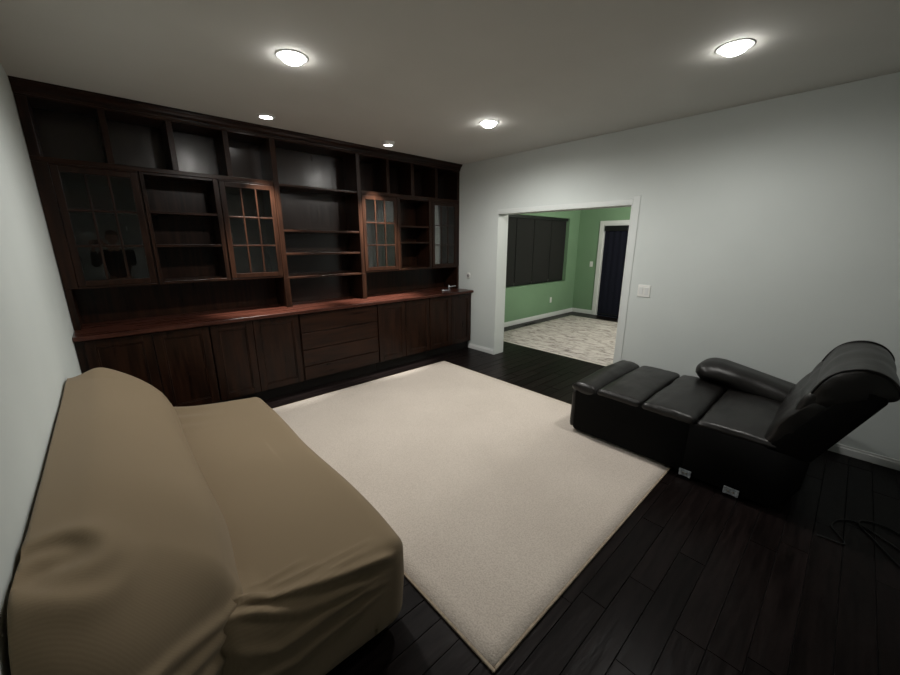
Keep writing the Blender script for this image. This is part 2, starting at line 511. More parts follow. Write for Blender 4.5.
# door with white casing, navy slab, and its shade
dr = thing('door_1', 'dark navy door in the far green wall inside a white casing', 'door', (X2 + 0.06, (DY0 + DY1) / 2, 0))
tag(dr, kind='structure')
mb = MB().box((X2 + 0.05, DY0 + 0.03, 0.004), (X2 + 0.095, DY1 - 0.03, DZ - 0.03))
mb.build('door_slab', M['navy'], dr)
mb = MB()
for (a, b) in ((DY0 - 0.085, DY0 + 0.005), (DY1 - 0.005, DY1 + 0.085)):
    mb.box((X2 - 0.022, a, 0), (X2, b, DZ + 0.075), 0.005)
mb.box((X2 - 0.022, DY0 + 0.005, DZ - 0.005), (X2 - 0.0005, DY1 - 0.005, DZ + 0.075), 0.005)
for (a, b) in ((DY0, DY0 + 0.03), (DY1 - 0.03, DY1)):
    mb.box((X2 - 0.01, a, 0), (X2 + 0.12, b, DZ))
mb.box((X2 - 0.01, DY0, DZ - 0.03), (X2 + 0.12, DY1, DZ))
mb.build('door_casing', M['trim'], dr)
sh = thing('roller_shade', 'navy roller shade with a black headbox hanging over the far door', 'shade', (X2 + 0.02, (DY0 + DY1) / 2, 2.0))
MB().box((X2 - 0.035, DY0 + 0.035, 1.89), (X2 + 0.045, DY1 - 0.035, 1.995), 0.006).build('headbox', M['black'], sh)
mb = MB()
nv = 46
fr_, bk_ = [], []
for i in range(nv + 1):
    y = DY0 + 0.04 + (DY1 - 0.08 - DY0) * i / nv
    x = X2 + 0.012 + 0.004 * math.sin(i * 0.9)
    fr_.append((x, y)); bk_.append((x + 0.003, y))
mb.prism(fr_ + bk_[::-1], 2, 0.05, 1.90)
s_ = mb.build('shade_cloth', M['navy'], sh)
MB().box((X2 + 0.004, DY0 + 0.04, 0.03), (X2 + 0.026, DY1 - 0.04, 0.055), 0.004).build('bottom_rail', M['black'], sh)
MB().box((X2 - 0.03, DY1 - 0.035, 1.86), (X2 + 0.02, DY1 - 0.028, 1.99)).build('bracket', M['metal'], sh)

# baseboards
def baseboard(name, lo, hi, h, face, label):
    """a stepped board: tall thin back, lower thicker foot; face = axis/sign it faces"""
    mb = MB()
    ax, sg = face
    t = 0.014
    lo = list(lo); hi = list(hi)
    def B(th, z1):
        a, b = list(lo), list(hi)
        if sg < 0: a[ax] = b[ax] - th
        else: b[ax] = a[ax] + th
        mb.box((a[0], a[1], 0), (b[0], b[1], z1), 0.003)
    B(t, h * 0.74); B(t * 0.55, h)
    return struct(mb.build(name, M['trim']), label, 'baseboard')
baseboard('baseboard_right', (W - 0.02, YF, 0), (W, OY2 - 0.075, 0), 0.078, (0, -1), 'white baseboard along the white wall behind the recliner')
baseboard('baseboard_corner', (W - 0.02, OY1, 0), (W, BY + 0.06, 0), 0.078, (0, -1), 'short white baseboard between the wall unit and the opening')
baseboard('baseboard_left', (0, YF, 0), (0.02, BY + 0.06, 0), 0.078, (0, 1), 'white baseboard along the left wall')
baseboard('baseboard_window', (W + T, YB - 0.02, 0), (X2, YB, 0), 0.095, (1, -1), 'white baseboard under the window in the green room')
baseboard('baseboard_far', (X2 - 0.02, DY1 + 0.085, 0), (X2, YB - 0.014, 0), 0.095, (0, -1), 'short white baseboard left of the far door')
# casing of the opening, jamb lining
mb = MB()
cw, ct = 0.072, 0.006
mb.box((W - ct, OY2 - cw, 0), (W, OY2, OZ + cw), 0.003).box((W - ct, OY2, OZ), (W, OY1, OZ + 0.045), 0.003)
mb.box((W - ct, OY1 - 0.012, 0), (W + T + 0.006, OY1, OZ)).box((W - ct, OY2, 0), (W + T + 0.006, OY2 + 0.012, OZ))
mb.box((W - ct, OY2, OZ - 0.012), (W + T + 0.006, OY1, OZ))
struct(mb.build('trim_opening', M['casing']), 'slim white casing lining the wide opening', 'trim')

# ================================================================== CEILING LIGHTS
def spot_lamp(name, loc, watts, size, blend, radius, col, parent, rot=(0, 0, 0)):
    d = bpy.data.lights.new(name, 'SPOT')
    d.energy = watts * 10; d.spot_size = math.radians(size); d.spot_blend = blend
    d.shadow_soft_size = radius; d.color = col
    o = bpy.data.objects.new(name, d)
    COL.objects.link(o)
    o.parent = parent
    o.location = Vector(loc) - parent.location
    o.rotation_euler = rot
    return o

def downlight(x, y, label, watts=LAMP_W):
    t = thing('recessed_light', label, 'ceiling light', (x, y, H), 'white recessed downlights')
    MB().lathe([(0.070, 0.0), (0.096, 0.0), (0.096, 0.0015), (0.092, 0.0035), (0.074, 0.0035), (0.070, 0.002), (0.070, 0.0)], (x, y, H), 40, flip=-1).build('trim_ring', M['trim'], t, True)
    MB().lathe([(0.069, 0.003), (0.066, 0.012), (0.057, 0.023), (0.040, 0.032), (0.020, 0.036), (0.0008, 0.037)], (x, y, H), 40, flip=-1).build('bulb', M['lens'], t, True)
    spot_lamp('lamp', (x, y, H - 0.045), watts, 176, 0.7, 0.06, (1.0, 0.975, 0.93), t)
downlight(1.338, 2.06, 'leftmost of the three large lit recessed downlights, over the sofa side of the rug', LAMP_W * 0.84)
downlight(3.20, 2.10, 'lit round recessed downlight on the ceiling nearest the wide opening')
downlight(3.184, 0.181, 'lit round recessed downlight on the ceiling above the black recliner', LAMP_W * 0.42)

def gimbal(x, y, label, tilt, depth, watts=GIMBAL_W):
    t = thing('gimbal_light', label, 'ceiling light', (x, y, H), 'small gimbal spots before the wall unit')
    MB().lathe([(0.052, 0.0), (0.076, 0.0), (0.076, 0.005), (0.064, depth), (0.056, depth), (0.052, 0.006), (0.052, 0.0)], (x, y, H), 36, flip=-1).build('trim_ring', M['trim'], t, True)
    MB().cyl((x, y, H - 0.004), 0.05, 0.003, n=32).build('lens', M['lens'], t)
    spot_lamp('lamp', (x, y, H - 0.013), watts, 46, 0.8, 0.012, (1.0, 0.97, 0.92), t, (tilt, 0, 0))
gimbal(1.576, 3.339, 'small lit gimbal spot before the wall unit, nearer the left wall', 0.27, 0.014, GIMBAL_W * 0.62)
gimbal(2.881, 3.341, 'small hooded gimbal spot before the wall unit, nearer the opening', 0.27, 0.038)

# lamp of the green room (above the opening's head, out of this view)
gt = thing('ceiling_lamp', 'lit round ceiling lamp in the green room', 'ceiling light', (6.9, 1.35, H))
MB().lathe([(0.17, 0.0), (0.17, 0.03), (0.15, 0.045)], (6.9, 1.35, H), 36, flip=-1).build('lamp_base', M['trim'], gt, True)
MB().lathe([(0.15, 0.045), (0.14, 0.075), (0.10, 0.10), (0.05, 0.113), (0.002, 0.116)], (6.9, 1.35, H), 36, flip=-1).build('lamp_shade', M['shade'], gt, True)
pl = bpy.data.lights.new('lamp', 'POINT'); pl.energy = GREEN_W; pl.shadow_soft_size = 0.12; pl.color = (1, 0.96, 0.88)
po = bpy.data.objects.new('lamp', pl); COL.objects.link(po); po.parent = gt; po.location = (0, 0, -0.26)

# ================================================================== WALL UNIT
WV, WH = M['wood_v'], M['wood_h']
BZ, CZ0, CZ = 0.131, 0.893, 0.929
BW = W - 0.003

def shaker(x0, x1, z0, z1, y, parent, name='door', hinge=None):
    """framed door with a recessed panel and a beaded inner edge; front at y"""
    s = 0.062
    mb = MB()
    d = 0.021
    mb.box((x0, y, z0), (x0 + s, y + d, z1), 0.0025).box((x1 - s, y, z0), (x1, y + d, z1), 0.0025)
    mb.box((x0 + s, y, z0), (x1 - s, y + d, z0 + s), 0.0025).box((x0 + s, y, z1 - s), (x1 - s, y + d, z1), 0.0025)
    o = mb.build(name, WV, parent)
    mb = MB()
    mb.box((x0 + s - 0.004, y + 0.010, z0 + s - 0.004), (x1 - s + 0.004, y + 0.017, z1 - s + 0.004))
    b = 0.012
    a0, a1, c0, c1 = x0 + s, x1 - s, z0 + s, z1 - s
    mb.box((a0, y + 0.004, c0), (a0 + b, y + 0.012, c1), 0.003).box((a1 - b, y + 0.004, c0), (a1, y + 0.012, c1), 0.003)
    mb.box((a0, y + 0.004, c0), (a1, y + 0.012, c0 + b), 0.003).box((a0, y + 0.004, c1 - b), (a1, y + 0.012, c1), 0.003)
    mb.build('door_panel', WV, o)
    return o

def base_unit(x0, x1, doors, label, cat='cabinet', drawers=None):
    t = thing('base_cabinet' if not drawers else 'drawer_cabinet', label, cat, ((x0 + x1) / 2, BY + 0.3, 0), 'base cabinets of the wall unit' if not drawers else None)
    MB().box((x0, BY + 0.021, BZ), (x1, YB - 0.002, CZ0 - 0.001)).build('body', WV, t)
    MB().box((x0, BY + 0.085, 0), (x1, BY + 0.105, BZ)).build('toe_kick', M['toe'], t)
    g = 0.0025
    if doors:
        for (a, b) in doors:
            shaker(a + g, b - g, BZ + 0.004, CZ0 - 0.008, BY, t)
    if drawers:
        for (a, b) in drawers:
            mb = MB().box((x0 + 0.007, BY, a + 0.004), (x1 - 0.007, BY + 0.021, b - 0.004), 0.003)
            mb.build('drawer', WH, t)
    return t
base_unit(0.003, 0.888, [(0.05, 0.472), (0.472, 0.886)], 'dark wood base cabinet behind the far end of the sofa, against the left wall')
base_unit(0.892, 1.712, [(0.894, 1.258), (1.258, 1.708)], 'dark wood two-door base cabinet just left of the drawers')
base_unit(1.716, 2.682, None, 'dark wood chest of four wide drawers in the middle of the base row', 'drawers',
          [(BZ + 0.002, 0.292), (0.292, 0.482), (0.482, 0.676), (0.676, CZ0 - 0.006)])
base_unit(2.686, 3.526, [(2.690, 3.108), (3.108, 3.524)], 'dark wood two-door base cabinet just right of the drawers')
base_unit(3.530, BW, [(3.532, 3.935), (3.935, 4.345)], 'dark wood base cabinet at the right end, against the wall with the opening')

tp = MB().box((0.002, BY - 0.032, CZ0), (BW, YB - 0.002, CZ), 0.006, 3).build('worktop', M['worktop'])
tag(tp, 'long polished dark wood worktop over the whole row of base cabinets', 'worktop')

UZ0, UZ1, TZ = 1.262, 2.212, 2.655    # underside of upper units, their top, top of cubbies
YD = YB - 0.002

def case(mb, x0, x1, z0, z1, th=0.022, back=True, top=True, bottom=True, y0=UY):
    mb.box((x0, y0 + 0.02, z0), (x0 + th, YD, z1)).box((x1 - th, y0 + 0.02, z0), (x1, YD, z1))
    if top: mb.box((x0 + th, y0 + 0.02, z1 - th), (x1 - th, YD, z1))
    if bottom: mb.box((x0 + th, y0 + 0.02, z0), (x1 - th, YD, z0 + th))
    if back: mb.box((x0 + th, YD - 0.008, z0), (x1 - th, YD, z1))
    return mb

def glazed(x0, x1, d0, d1, label, left_leg=None, right_leg=None):
    t = thing('glazed_cabinet', label, 'cabinet', ((x0 + x1) / 2, (UY + YB) / 2, UZ0), 'glazed upper cabinets')
    mb = case(MB(), x0, x1, UZ0, UZ1)
    mb.build('body', WV, t)
    # face frame around the door
    if d0 - x0 > 0.02: MB().box((x0, UY, UZ0), (d0 - 0.003, UY + 0.02, UZ1), 0.002).build('stile', WV, t)
    if x1 - d1 > 0.02: MB().box((d1 + 0.003, UY, UZ0), (x1, UY + 0.02, UZ1), 0.002).build('stile', WV, t)
    MB().box((d0 - 0.002, UY, UZ1 - 0.012), (d1 + 0.002, UY + 0.02, UZ1), 0.002).build('rail', WH, t)
    MB().box((d0 - 0.002, UY, UZ0), (d1 + 0.002, UY + 0.02, UZ0 + 0.014), 0.002).build('rail', WH, t)
    if left_leg: MB().box((x0, UY, CZ + 0.0005), (left_leg, YD, UZ0 - 0.0005), 0.003).build('end_panel', WV, t)
    if right_leg: MB().box((right_leg, UY, CZ + 0.0005), (x1, YD, UZ0 - 0.0005), 0.003).build('end_panel', WV, t)
    for z in (1.598, 1.888):
        MB().box((x0 + 0.023, UY + 0.045, z - 0.010), (x1 - 0.023, YD - 0.009, z + 0.010), 0.002).build('shelf', WH, t)
    s = 0.046
    z0, z1 = UZ0 + 0.018, UZ1 - 0.016
    y0, y1 = UY - 0.004, UY + 0.018
    mb = MB()
    mb.box((d0, y0, z0), (d0 + s, y1, z1), 0.003).box((d1 - s, y0, z0), (d1, y1, z1), 0.003)
    mb.box((d0 + s, y0, z0), (d1 - s, y1, z0 + s), 0.003).box((d0 + s, y0, z1 - s), (d1 - s, y1, z1), 0.003)
    d = mb.build('door', WV, t)
    mb = MB()
    gx0, gx1, gz0, gz1 = d0 + s, d1 - s, z0 + s, z1 - s
    for k in (1, 2):
        xm = gx0 + (gx1 - gx0) * k / 3
        mb.box((xm - 0.008, y0 + 0.003, gz0), (xm + 0.008, y1 - 0.003, gz1), 0.003)
        zm = gz0 + (gz1 - gz0) * k / 3
        mb.box((gx0, y0 + 0.0035, zm - 0.008), (gx1, y1 - 0.0035, zm + 0.008), 0.003)
    mb.build('muntin_grid', WV, d)
    MB().box((gx0 - 0.004, y0 + 0.009, gz0 - 0.004), (gx1 + 0.004, y0 + 0.013, gz1 + 0.004)).build('glass_pane', M['glass'], d)
    return t
glazed(0.003, 0.615, 0.092, 0.600, 'glazed upper cabinet at the far left, against the white wall above the sofa', left_leg=0.045)
glazed(1.190, 1.703, 1.203, 1.700, 'glazed upper cabinet just left of the tall middle bookcase')
glazed(2.717, 3.236, 2.720, 3.230, 'glazed upper cabinet just right of the tall middle bookcase, its door lit warm red')
glazed(3.832, BW, 3.838, 4.320, 'glazed upper cabinet at the far right, beside the wall with the opening', right_leg=4.335)

def open_shelves(x0, x1, o0, o1, label, zs):
    t = thing('open_bookcase', label, 'bookcase', ((x0 + x1) / 2, (UY + YB) / 2, UZ0), 'open shelf units between glazed cabinets')
    mb = MB()
    mb.box((x0, UY, UZ0), (o0, YD, UZ1), 0.003).box((o1, UY, UZ0), (x1, YD, UZ1), 0.003)
    mb.box((o0, UY + 0.01, UZ1 - 0.02), (o1, YD, UZ1)).box((o0, YD - 0.008, UZ0), (o1, YD, UZ1))
    mb.build('body', WV, t)
    for z in zs:
        MB().box((o0 + 0.001, UY + 0.012, z - 0.011), (o1 - 0.001, YD - 0.009, z + 0.011), 0.003).build('shelf', WH, t)
    MB().box((o0 + 0.001, UY, UZ0), (o1 - 0.001, YD - 0.009, UZ0 + 0.026), 0.003).build('shelf', WH, t)
open_shelves(0.617, 1.188, 0.645, 1.155, 'open two-shelf bookcase between the two glazed cabinets on the left', (1.888, 1.602))
open_shelves(3.238, 3.830, 3.285, 3.780, 'open two-shelf bookcase between the two glazed cabinets on the right', (1.845, 1.632))

def cubbies(x0, x1, divs, label, back_x0, back_x1):
    t = thing('cubby_shelf', label, 'shelf unit', ((x0 + x1) / 2, (UY + YB) / 2, UZ1), 'top rows of open cubbies')
    MB().box((x0, UY - 0.002, UZ1 + 0.0005), (x1, YD, UZ1 + 0.036), 0.003).build('bottom_board', WH, t)
    MB().box((x0, UY, TZ - 0.012), (x1, YD, TZ), 0.002).build('top_board', WH, t)
    MB().box((x0, YD - 0.008, UZ1 + 0.036), (x1, YD, TZ - 0.012)).build('back_panel', M['wood_gloss'], t)
    for (a, b) in divs:
        MB().box((a, UY, UZ1 + 0.037), (b, YD - 0.009, TZ - 0.013), 0.003).build('divider', WV, t)
cubbies(0.003, 1.703, [(0.003, 0.062), (0.432, 0.476), (0.862, 0.906), (1.288, 1.334)], 'row of four open cubbies along the top left of the wall unit', 0, 0)
cubbies(2.717, BW, [(3.090, 3.136), (3.480, 3.526), (3.898, 3.944), (4.322, BW)], 'row of four open cubbies along the top right of the wall unit', 0, 0)

# middle bookcase
t = thing('bookcase', 'tall open middle bookcase with four shelves standing on the worktop', 'bookcase', (2.21, (UY + YB) / 2, CZ))
for (a, b) in ((1.705, 1.757), (2.663, 2.715)):
    p = MB().box((a, UY - 0.004, CZ + 0.0005), (b, YD, TZ), 0.003).build('post', WV, t)
    MB().box((a - 0.004, UY - 0.010, CZ + 0.0005), (b + 0.004, UY - 0.004, UZ0 - 0.01), 0.002).build('plinth_block', WV, p)
MB().box((1.757, YD - 0.008, CZ + 0.0005), (2.663, YD, TZ)).build('back_panel', M['wood_gloss'], t)
MB().box((1.757, UY, TZ - 0.012), (2.663, YD - 0.009, TZ), 0.002).build('top_board', WH, t)
for z in (1.250, 1.508, 1.755, 2.218):
    MB().box((1.758, UY + 0.004, z - 0.012), (2.662, YD - 0.009, z + 0.012), 0.004).build('shelf', WH, t)

for (a, b, lb) in ((0.046, 1.704, 'dark wood splash panel above the worktop on the left of the bookcase'),
                   (2.716, 4.334, 'dark wood splash panel above the worktop on the right of the bookcase')):
    o = MB().box((a, YD - 0.014, CZ + 0.0005), (b, YD, UZ0 - 0.0005)).build('splash_panel', WV)
    tag(o, lb, 'panel', 'splash panels')

# crown moulding with three steps, returned at the right end
prof = [(YD, TZ + 0.0005), (UY - 0.004, TZ + 0.0005), (UY - 0.010, TZ + 0.008), (UY - 0.012, TZ + 0.022), (UY - 0.020, TZ + 0.026), (UY - 0.024, TZ + 0.040),
        (UY - 0.038, TZ + 0.052), (UY - 0.050, TZ + 0.060), (UY - 0.052, TZ + 0.072), (UY - 0.060, TZ + 0.075), (UY - 0.060, H - 0.0005), (YD, H - 0.0005)]
cm = MB().prism(prof, 0, 0.002, BW).build('crown_moulding', WH)
tag(cm, 'stepped dark wood crown moulding along the ceiling above the wall unit', 'moulding')

# small metal bracket lying on the worktop at the right end
bt = thing('metal_bracket', 'small metal bracket with a pale tip lying on the right end of the worktop', 'bracket', (4.07, 3.56, CZ))
mb = MB()
mb.tube([(4.06, 3.60, CZ + 0.006), (4.06, 3.60, CZ + 0.085)], 0.007, 10)
mb.tube([(4.045, 3.60, CZ + 0.057), (4.20, 3.60, CZ + 0.062)], 0.006, 10)
mb.tube([(3.95, 3.61, CZ + 0.010), (4.09, 3.60, CZ + 0.007)], 0.007, 10)
mb.build('arm', M['metal'], bt, True)
MB().rbox((3.935, 3.600, CZ + 0.0005), (3.960, 3.622, CZ + 0.020), 0.009, 0.008).build('tip', M['plastic'], bt, True)

# ================================================================== WALL PLATES
sw = thing('light_switch', 'white two-gang rocker switch plate on the wall right of the opening', 'switch', (W, 0.935, 1.15))
MB().box((W - 0.007, 0.868, 1.087), (W, 0.992, 1.213), 0.004).build('plate', M['plastic'], sw)
for yc in (0.957, 0.904):
    MB().prism([(W - 0.0072, 1.112), (W - 0.0095, 1.112), (W - 0.0135, 1.185), (W - 0.0072, 1.188)], 1, yc - 0.017, yc + 0.017, 0.001).build('rocker', M['trim'], sw)
kn = thing('wall_knob', 'small white wall plate with a grey knob between wall unit and opening', 'wall control', (W, 3.492, 1.145))
MB().rbox((W - 0.012, 3.452, 1.100), (W, 3.532, 1.190), (0.006, 0.035, 0.035), 0.01).build('plate', M['plastic'], kn, True)
MB().lathe([(0.022, 0.012), (0.020, 0.028), (0.012, 0.032), (0.001, 0.033)], (W, 3.490, 1.15), 24, axis=0, flip=-1).build('knob', M['grey_plastic'], kn, True)

gs = thing('light_switch', 'white single switch plate on the green wall left of the far door', 'switch', (X2, 3.652, 1.162))
MB().box((X2 - 0.007, 3.615, 1.10), (X2, 3.689, 1.22), 0.004).build('plate', M['plastic'], gs)
MB().box((X2 - 0.012, 3.636, 1.13), (X2 - 0.006, 3.668, 1.19), 0.002).build('rocker', M['trim'], gs)
go = thing('power_outlet', 'white power outlet plate low on the green wall under the blind', 'outlet', (7.57, YB, 0.385))
MB().box((7.533, YB - 0.007, 0.325), (7.607, YB, 0.445), 0.004).build('plate', M['plastic'], go)
for z in (0.363, 0.408):
    MB().rbox((7.553, YB - 0.010, z - 0.016), (7.587, YB - 0.006, z + 0.016), (0.002, 0.002, 0.01), 0.006).build('socket', M['trim'], go)
fv = thing('floor_vent', 'dark slotted floor register by the baseboard under the window', 'vent', (6.57, 3.84, 0))
mb = MB()
mb.box((6.38, 3.785, 0.0), (6.76, 3.80, 0.008), 0.002).box((6.38, 3.905, 0), (6.76, 3.92, 0.008), 0.002)
mb.box((6.38, 3.80, 0), (6.395, 3.905, 0.008), 0.002).box((6.745, 3.80, 0), (6.76, 3.905, 0.008), 0.002)
mb.build('frame', M['vent'], fv)
mb = MB()
for k in range(17):
    x = 6.405 + k * 0.0205
    mb.box((x, 3.80, 0.001), (x + 0.009, 3.905, 0.006))
mb.build('slats', M['vent'], fv)

# ================================================================== RUGS
RX0, RX1, RY0, RY1 = 1.125, 3.60, 0.130, 3.195
rg = thing('area_rug', 'large plain cream area rug between the sofa and the recliner', 'rug', ((RX0 + RX1) / 2, (RY0 + RY1) / 2, 0.001))
def soft(p):
    p.z += 0.0012 * noise.noise(Vector((p.x * 2.3, p.y * 2.3, 3)))
    return p
MB().rbox((RX0 + 0.012, RY0 + 0.012, 0.001), (RX1 - 0.012, RY1 - 0.012, 0.016), (0.006, 0.006, 0.006), 0.08, soft).build('pile', M['rug'], rg, True)
mb = MB()
mb.box((RX0, RY0, 0.001), (RX0 + 0.014, RY1, 0.013), 0.004).box((RX1 - 0.014, RY0, 0.001), (RX1, RY1, 0.013), 0.004)
mb.box((RX0 + 0.014, RY0, 0.001), (RX1 - 0.014, RY0 + 0.014, 0.013), 0.004).box((RX0 + 0.014, RY1 - 0.014, 0.001), (RX1 - 0.014, RY1, 0.013), 0.004)
mb.build('binding', M['rug_edge'], rg)

r2 = thing('patterned_rug', 'faded grey and beige patterned rug on the floor of the green room', 'rug', (6.57, 2.0, 0.001))
MB().rbox((5.12, 0.30, 0.001), (8.03, 3.745, 0.010), (0.004, 0.004, 0.004), 0.1).build('pile', M['rug2'], r2, True)
mb = MB()
mb.box((5.085, 0.28, 0.001), (5.12, 3.765, 0.008), 0.002).box((8.03, 0.28, 0.001), (8.06, 3.765, 0.008), 0.002)
mb.box((5.12, 3.745, 0.001), (8.03, 3.765, 0.008), 0.002).box((5.12, 0.28, 0.001), (8.03, 0.30, 0.008), 0.002)
mb.build('border', M['fringe'], r2)

# ================================================================== SOFA UNDER A SLIPCOVER
def seg_dist(p, a, b):
    ab = b - a
    t = max(0.0, min(1.0, (p - a).dot(ab) / max(ab.length_squared, 1e-9)))
    return (p - (a + ab * t)).length, t
def ridge(p, line, wdt):
    best = 9e9; tt = 0
    n = len(line) - 1
    for i in range(n):
        d, t = seg_dist(p, line[i], line[i + 1])
        if d < best: best, tt = d, (i + t) / n
    fade = min(1.0, tt / 0.15, (1 - tt) / 0.22) if 0 < tt < 1 else 0
    return math.exp(-(best / wdt) ** 2) * max(0.0, fade)
VL = lambda pts: [Vector(p) for p in pts]
RIDGES = [  # 3D lines of the gathered folds at the near end of the seat: (line, width, height)
    (VL([(0.24, 0.66, 0.46), (0.40, 0.62, 0.455), (0.54, 0.575, 0.45), (0.74, 0.53, 0.44), (0.89, 0.52, 0.42), (0.97, 0.53, 0.39)]), 0.017, 0.030),
    (VL([(0.24, 0.58, 0.52), (0.40, 0.55, 0.46), (0.58, 0.53, 0.40), (0.76, 0.52, 0.37), (0.94, 0.52, 0.33)]), 0.015, 0.027),
    (VL([(0.28, 0.53, 0.42), (0.48, 0.52, 0.33), (0.66, 0.52, 0.335), (0.80, 0.52, 0.33), (0.93, 0.52, 0.30)]), 0.014, 0.030),
    (VL([(0.30, 0.52, 0.30), (0.52, 0.52, 0.24), (0.72, 0.52, 0.26), (0.90, 0.52, 0.27)]), 0.018, 0.015),
    (VL([(0.44, 0.68, 0.45), (0.54, 0.68, 0.45), (0.66, 0.69, 0.45)]), 0.010, 0.009),
    (VL([(0.50, 0.63, 0.45), (0.60, 0.625, 0.45), (0.72, 0.61, 0.45)]), 0.010, 0.012),
    (VL([(0.62, 0.585, 0.45), (0.74, 0.57, 0.45), (0.87, 0.565, 0.44)]), 0.010, 0.012),
    (VL([(0.70, 0.615, 0.45), (0.80, 0.605, 0.45), (0.90, 0.60, 0.445)]), 0.009, 0.008),
]
SY0, SY1 = 0.515, 2.54
so = thing('sofa', 'long low sofa under a rumpled tan stretch slipcover against the left wall', 'sofa', (0.5, 1.5, 0))

def seat_def(p):
    q = p.copy()
    u = (p.y - SY0) / (SY1 - SY0)
    if p.z > 0.25:      # a soft crown that falls to the front edge and both ends
        q.z += 0.022 * math.sin(math.pi * min(max(u, 0), 1)) * (0.35 + 0.65 * math.exp(-((p.x - 0.62) / 0.3) ** 2))
        q.x += 0.018 * math.sin(math.pi * min(max(u, 0), 1)) * (1 if p.x > 0.75 else 0)
    if p.x > 0.8:
        q.x += 0.012 * math.sin(u * 9.0) * min(1, (p.z - 0.05) / 0.3)
        q.x += 0.014 * (u > 0.88) * (u - 0.88) / 0.12
    if p.z < 0.25 and p.x > 0.85: q.x -= 0.020 * (0.25 - p.z) / 0.2
    if p.y < 0.80 and p.x < 0.50:   # the gathered cloth climbs and tucks on to the end of the back
        g_ = (0.50 - p.x) / 0.35
        if p.z > 0.3: q.z += 0.12 * g_ * min(1, (0.80 - p.y) / 0.14) * (p.z - 0.3) / 0.15
    if p.y < 0.75 and p.x < 0.38:
        q.y += 0.22 * ((0.38 - p.x) / 0.30) ** 1.2 * (0.75 - p.y) / 0.235
    if p.y < 0.75:      # the near end leans in towards its top and is pulled into folds
        if p.z > 0.3: q.y += 0.06 * max(0, (p.z - 0.30) / 0.16) * max(0, 1 - (p.y - SY0) / 0.2) * min(1, max(0, 1 - (p.x - 0.35) / 0.55)) * min(1, max(0, (p.x - 0.15) / 0.3))
        nrm = Vector((0, -0.75, 0.66)) if p.z < 0.47 and p.y < 0.60 else Vector((0, -0.15, 1))
        for (ln, wd, hh) in RIDGES:
            q += nrm * (hh * ridge(p, ln, wd))
    if p.y > 2.1 and p.z > 0.3:     # slack cloth sagging at the far end beside the back
        s = min(1, (p.y - 2.1) / 0.4)
        q.y += 0.20 * s * s * min(1, max(0, (0.95 - p.x) / 0.5)) ** 1.4
        q.z += 0.025 * s * s * math.exp(-((p.x - 0.38) / 0.2) ** 2)
        q.z += 0.010 * s * math.sin(p.x * 16 + q.y * 34) * math.exp(-((p.x - 0.52) / 0.14) ** 2)
    q += 0.004 * noise.noise_vector(p * 3.1)
    return q
MB().rbox((0.045, SY0, 0.040), (1.010, SY1, 0.452), (0.070, 0.055, 0.070), 0.013, seat_def).build('seat', M['slip'], so, True)

END_FOLDS = [
    (VL([(0.10, 0, 0.66), (0.24, 0, 0.58), (0.36, 0, 0.50), (0.52, 0, 0.455)]), 0.017, 0.020),
    (VL([(0.10, 0, 0.57), (0.26, 0, 0.50), (0.40, 0, 0.43), (0.56, 0, 0.40)]), 0.016, 0.020),
    (VL([(0.10, 0, 0.47), (0.28, 0, 0.42), (0.42, 0, 0.36), (0.58, 0, 0.34)]), 0.016, 0.018),
]
KC = Vector((0.075, 0.60, 0.88))
BYa, BYb = 0.415, 2.53
def back_def(p):
    q = p.copy()
    h = (p.z - 0.40) / 0.50                     # 0 at the seat, 1 at the top
    u = (p.y - BYa) / (BYb - BYa)
    k = max(0.0, (p.x - 0.02) / 0.46)
    hc = min(max(h, 0), 1.1)
    # front face leans back, with a soft belly just above the seat
    q.x -= 0.17 * hc ** 1.3 * k
    q.x += 0.022 * k * math.sin(math.pi * min(hc, 1)) * (0.75 + 0.25 * math.sin(u * math.pi * 3.0 - 0.6))
    # the top line sags gently and the wall-side rim is lower than the cushions
    if p.z > 0.6:
        q.z += 0.008 * math.sin(u * 6.0 + 0.8) - 0.02 * max(0, u - 0.5)
        if u > 0.86:                            # far end: cushion pokes up and out past the rim
            f_ = (u - 0.86) / 0.14
            q.z += f_ * (0.035 * math.exp(-((k - 0.42) / 0.26) ** 2) - 0.03 * math.exp(-(k / 0.2) ** 2))
    if u > 0.8 and k > 0.18:
        q.y += 0.06 * (u - 0.8) / 0.2 * min(1, (k - 0.18) / 0.3)
    # near end: the cushion stops short, the cloth falls away over the frame end
    if u < 0.34:
        f_ = (0.34 - u) / 0.34
        f_ = f_ * f_ * (3 - 2 * f_)
        kk = k * k * (3 - 2 * k) if k < 1 else 1.0
        q.y += (0.13 * kk - 0.07 * (1 - kk)) * f_
        q.z -= 0.06 * f_ * f_ * k * max(0, h)
        q.x -= 0.04 * f_ * kk
    # twisted gather at the near top corner
    d = q - KC
    r = d.length
    if r < 0.30:
        a = math.atan2(d.x, d.y)
        sw_ = math.sin(a * 2 + r * 62) * math.exp(-((r - 0.075) / 0.045) ** 2)
        n_ = Vector((0.35, -0.55, 0.75))
        q += n_ * (0.010 * sw_ - 0.028 * math.exp(-(r / 0.05) ** 2) + 0.012 * math.exp(-((r - 0.12) / 0.04) ** 2))
    if p.y < 0.70 and p.z < 0.70:
        pf = Vector((q.x, 0, q.z))
        for (ln, wd, hh) in END_FOLDS:
            q += Vector((0.2, -0.8, 0.45)) * (hh * ridge(pf, ln, wd) * min(1, (0.70 - p.y) / 0.1))
    q += 0.005 * noise.noise_vector(p * 3.3 + Vector((5, 1, 2)))
    q.x = max(q.x, 0.012)
    return q
MB().rbox((-0.30, BYa, 0.075), (0.475, BYb, 0.905), (0.31, 0.17, 0.27), 0.014, back_def).build('backrest', M['slip'], so, True)
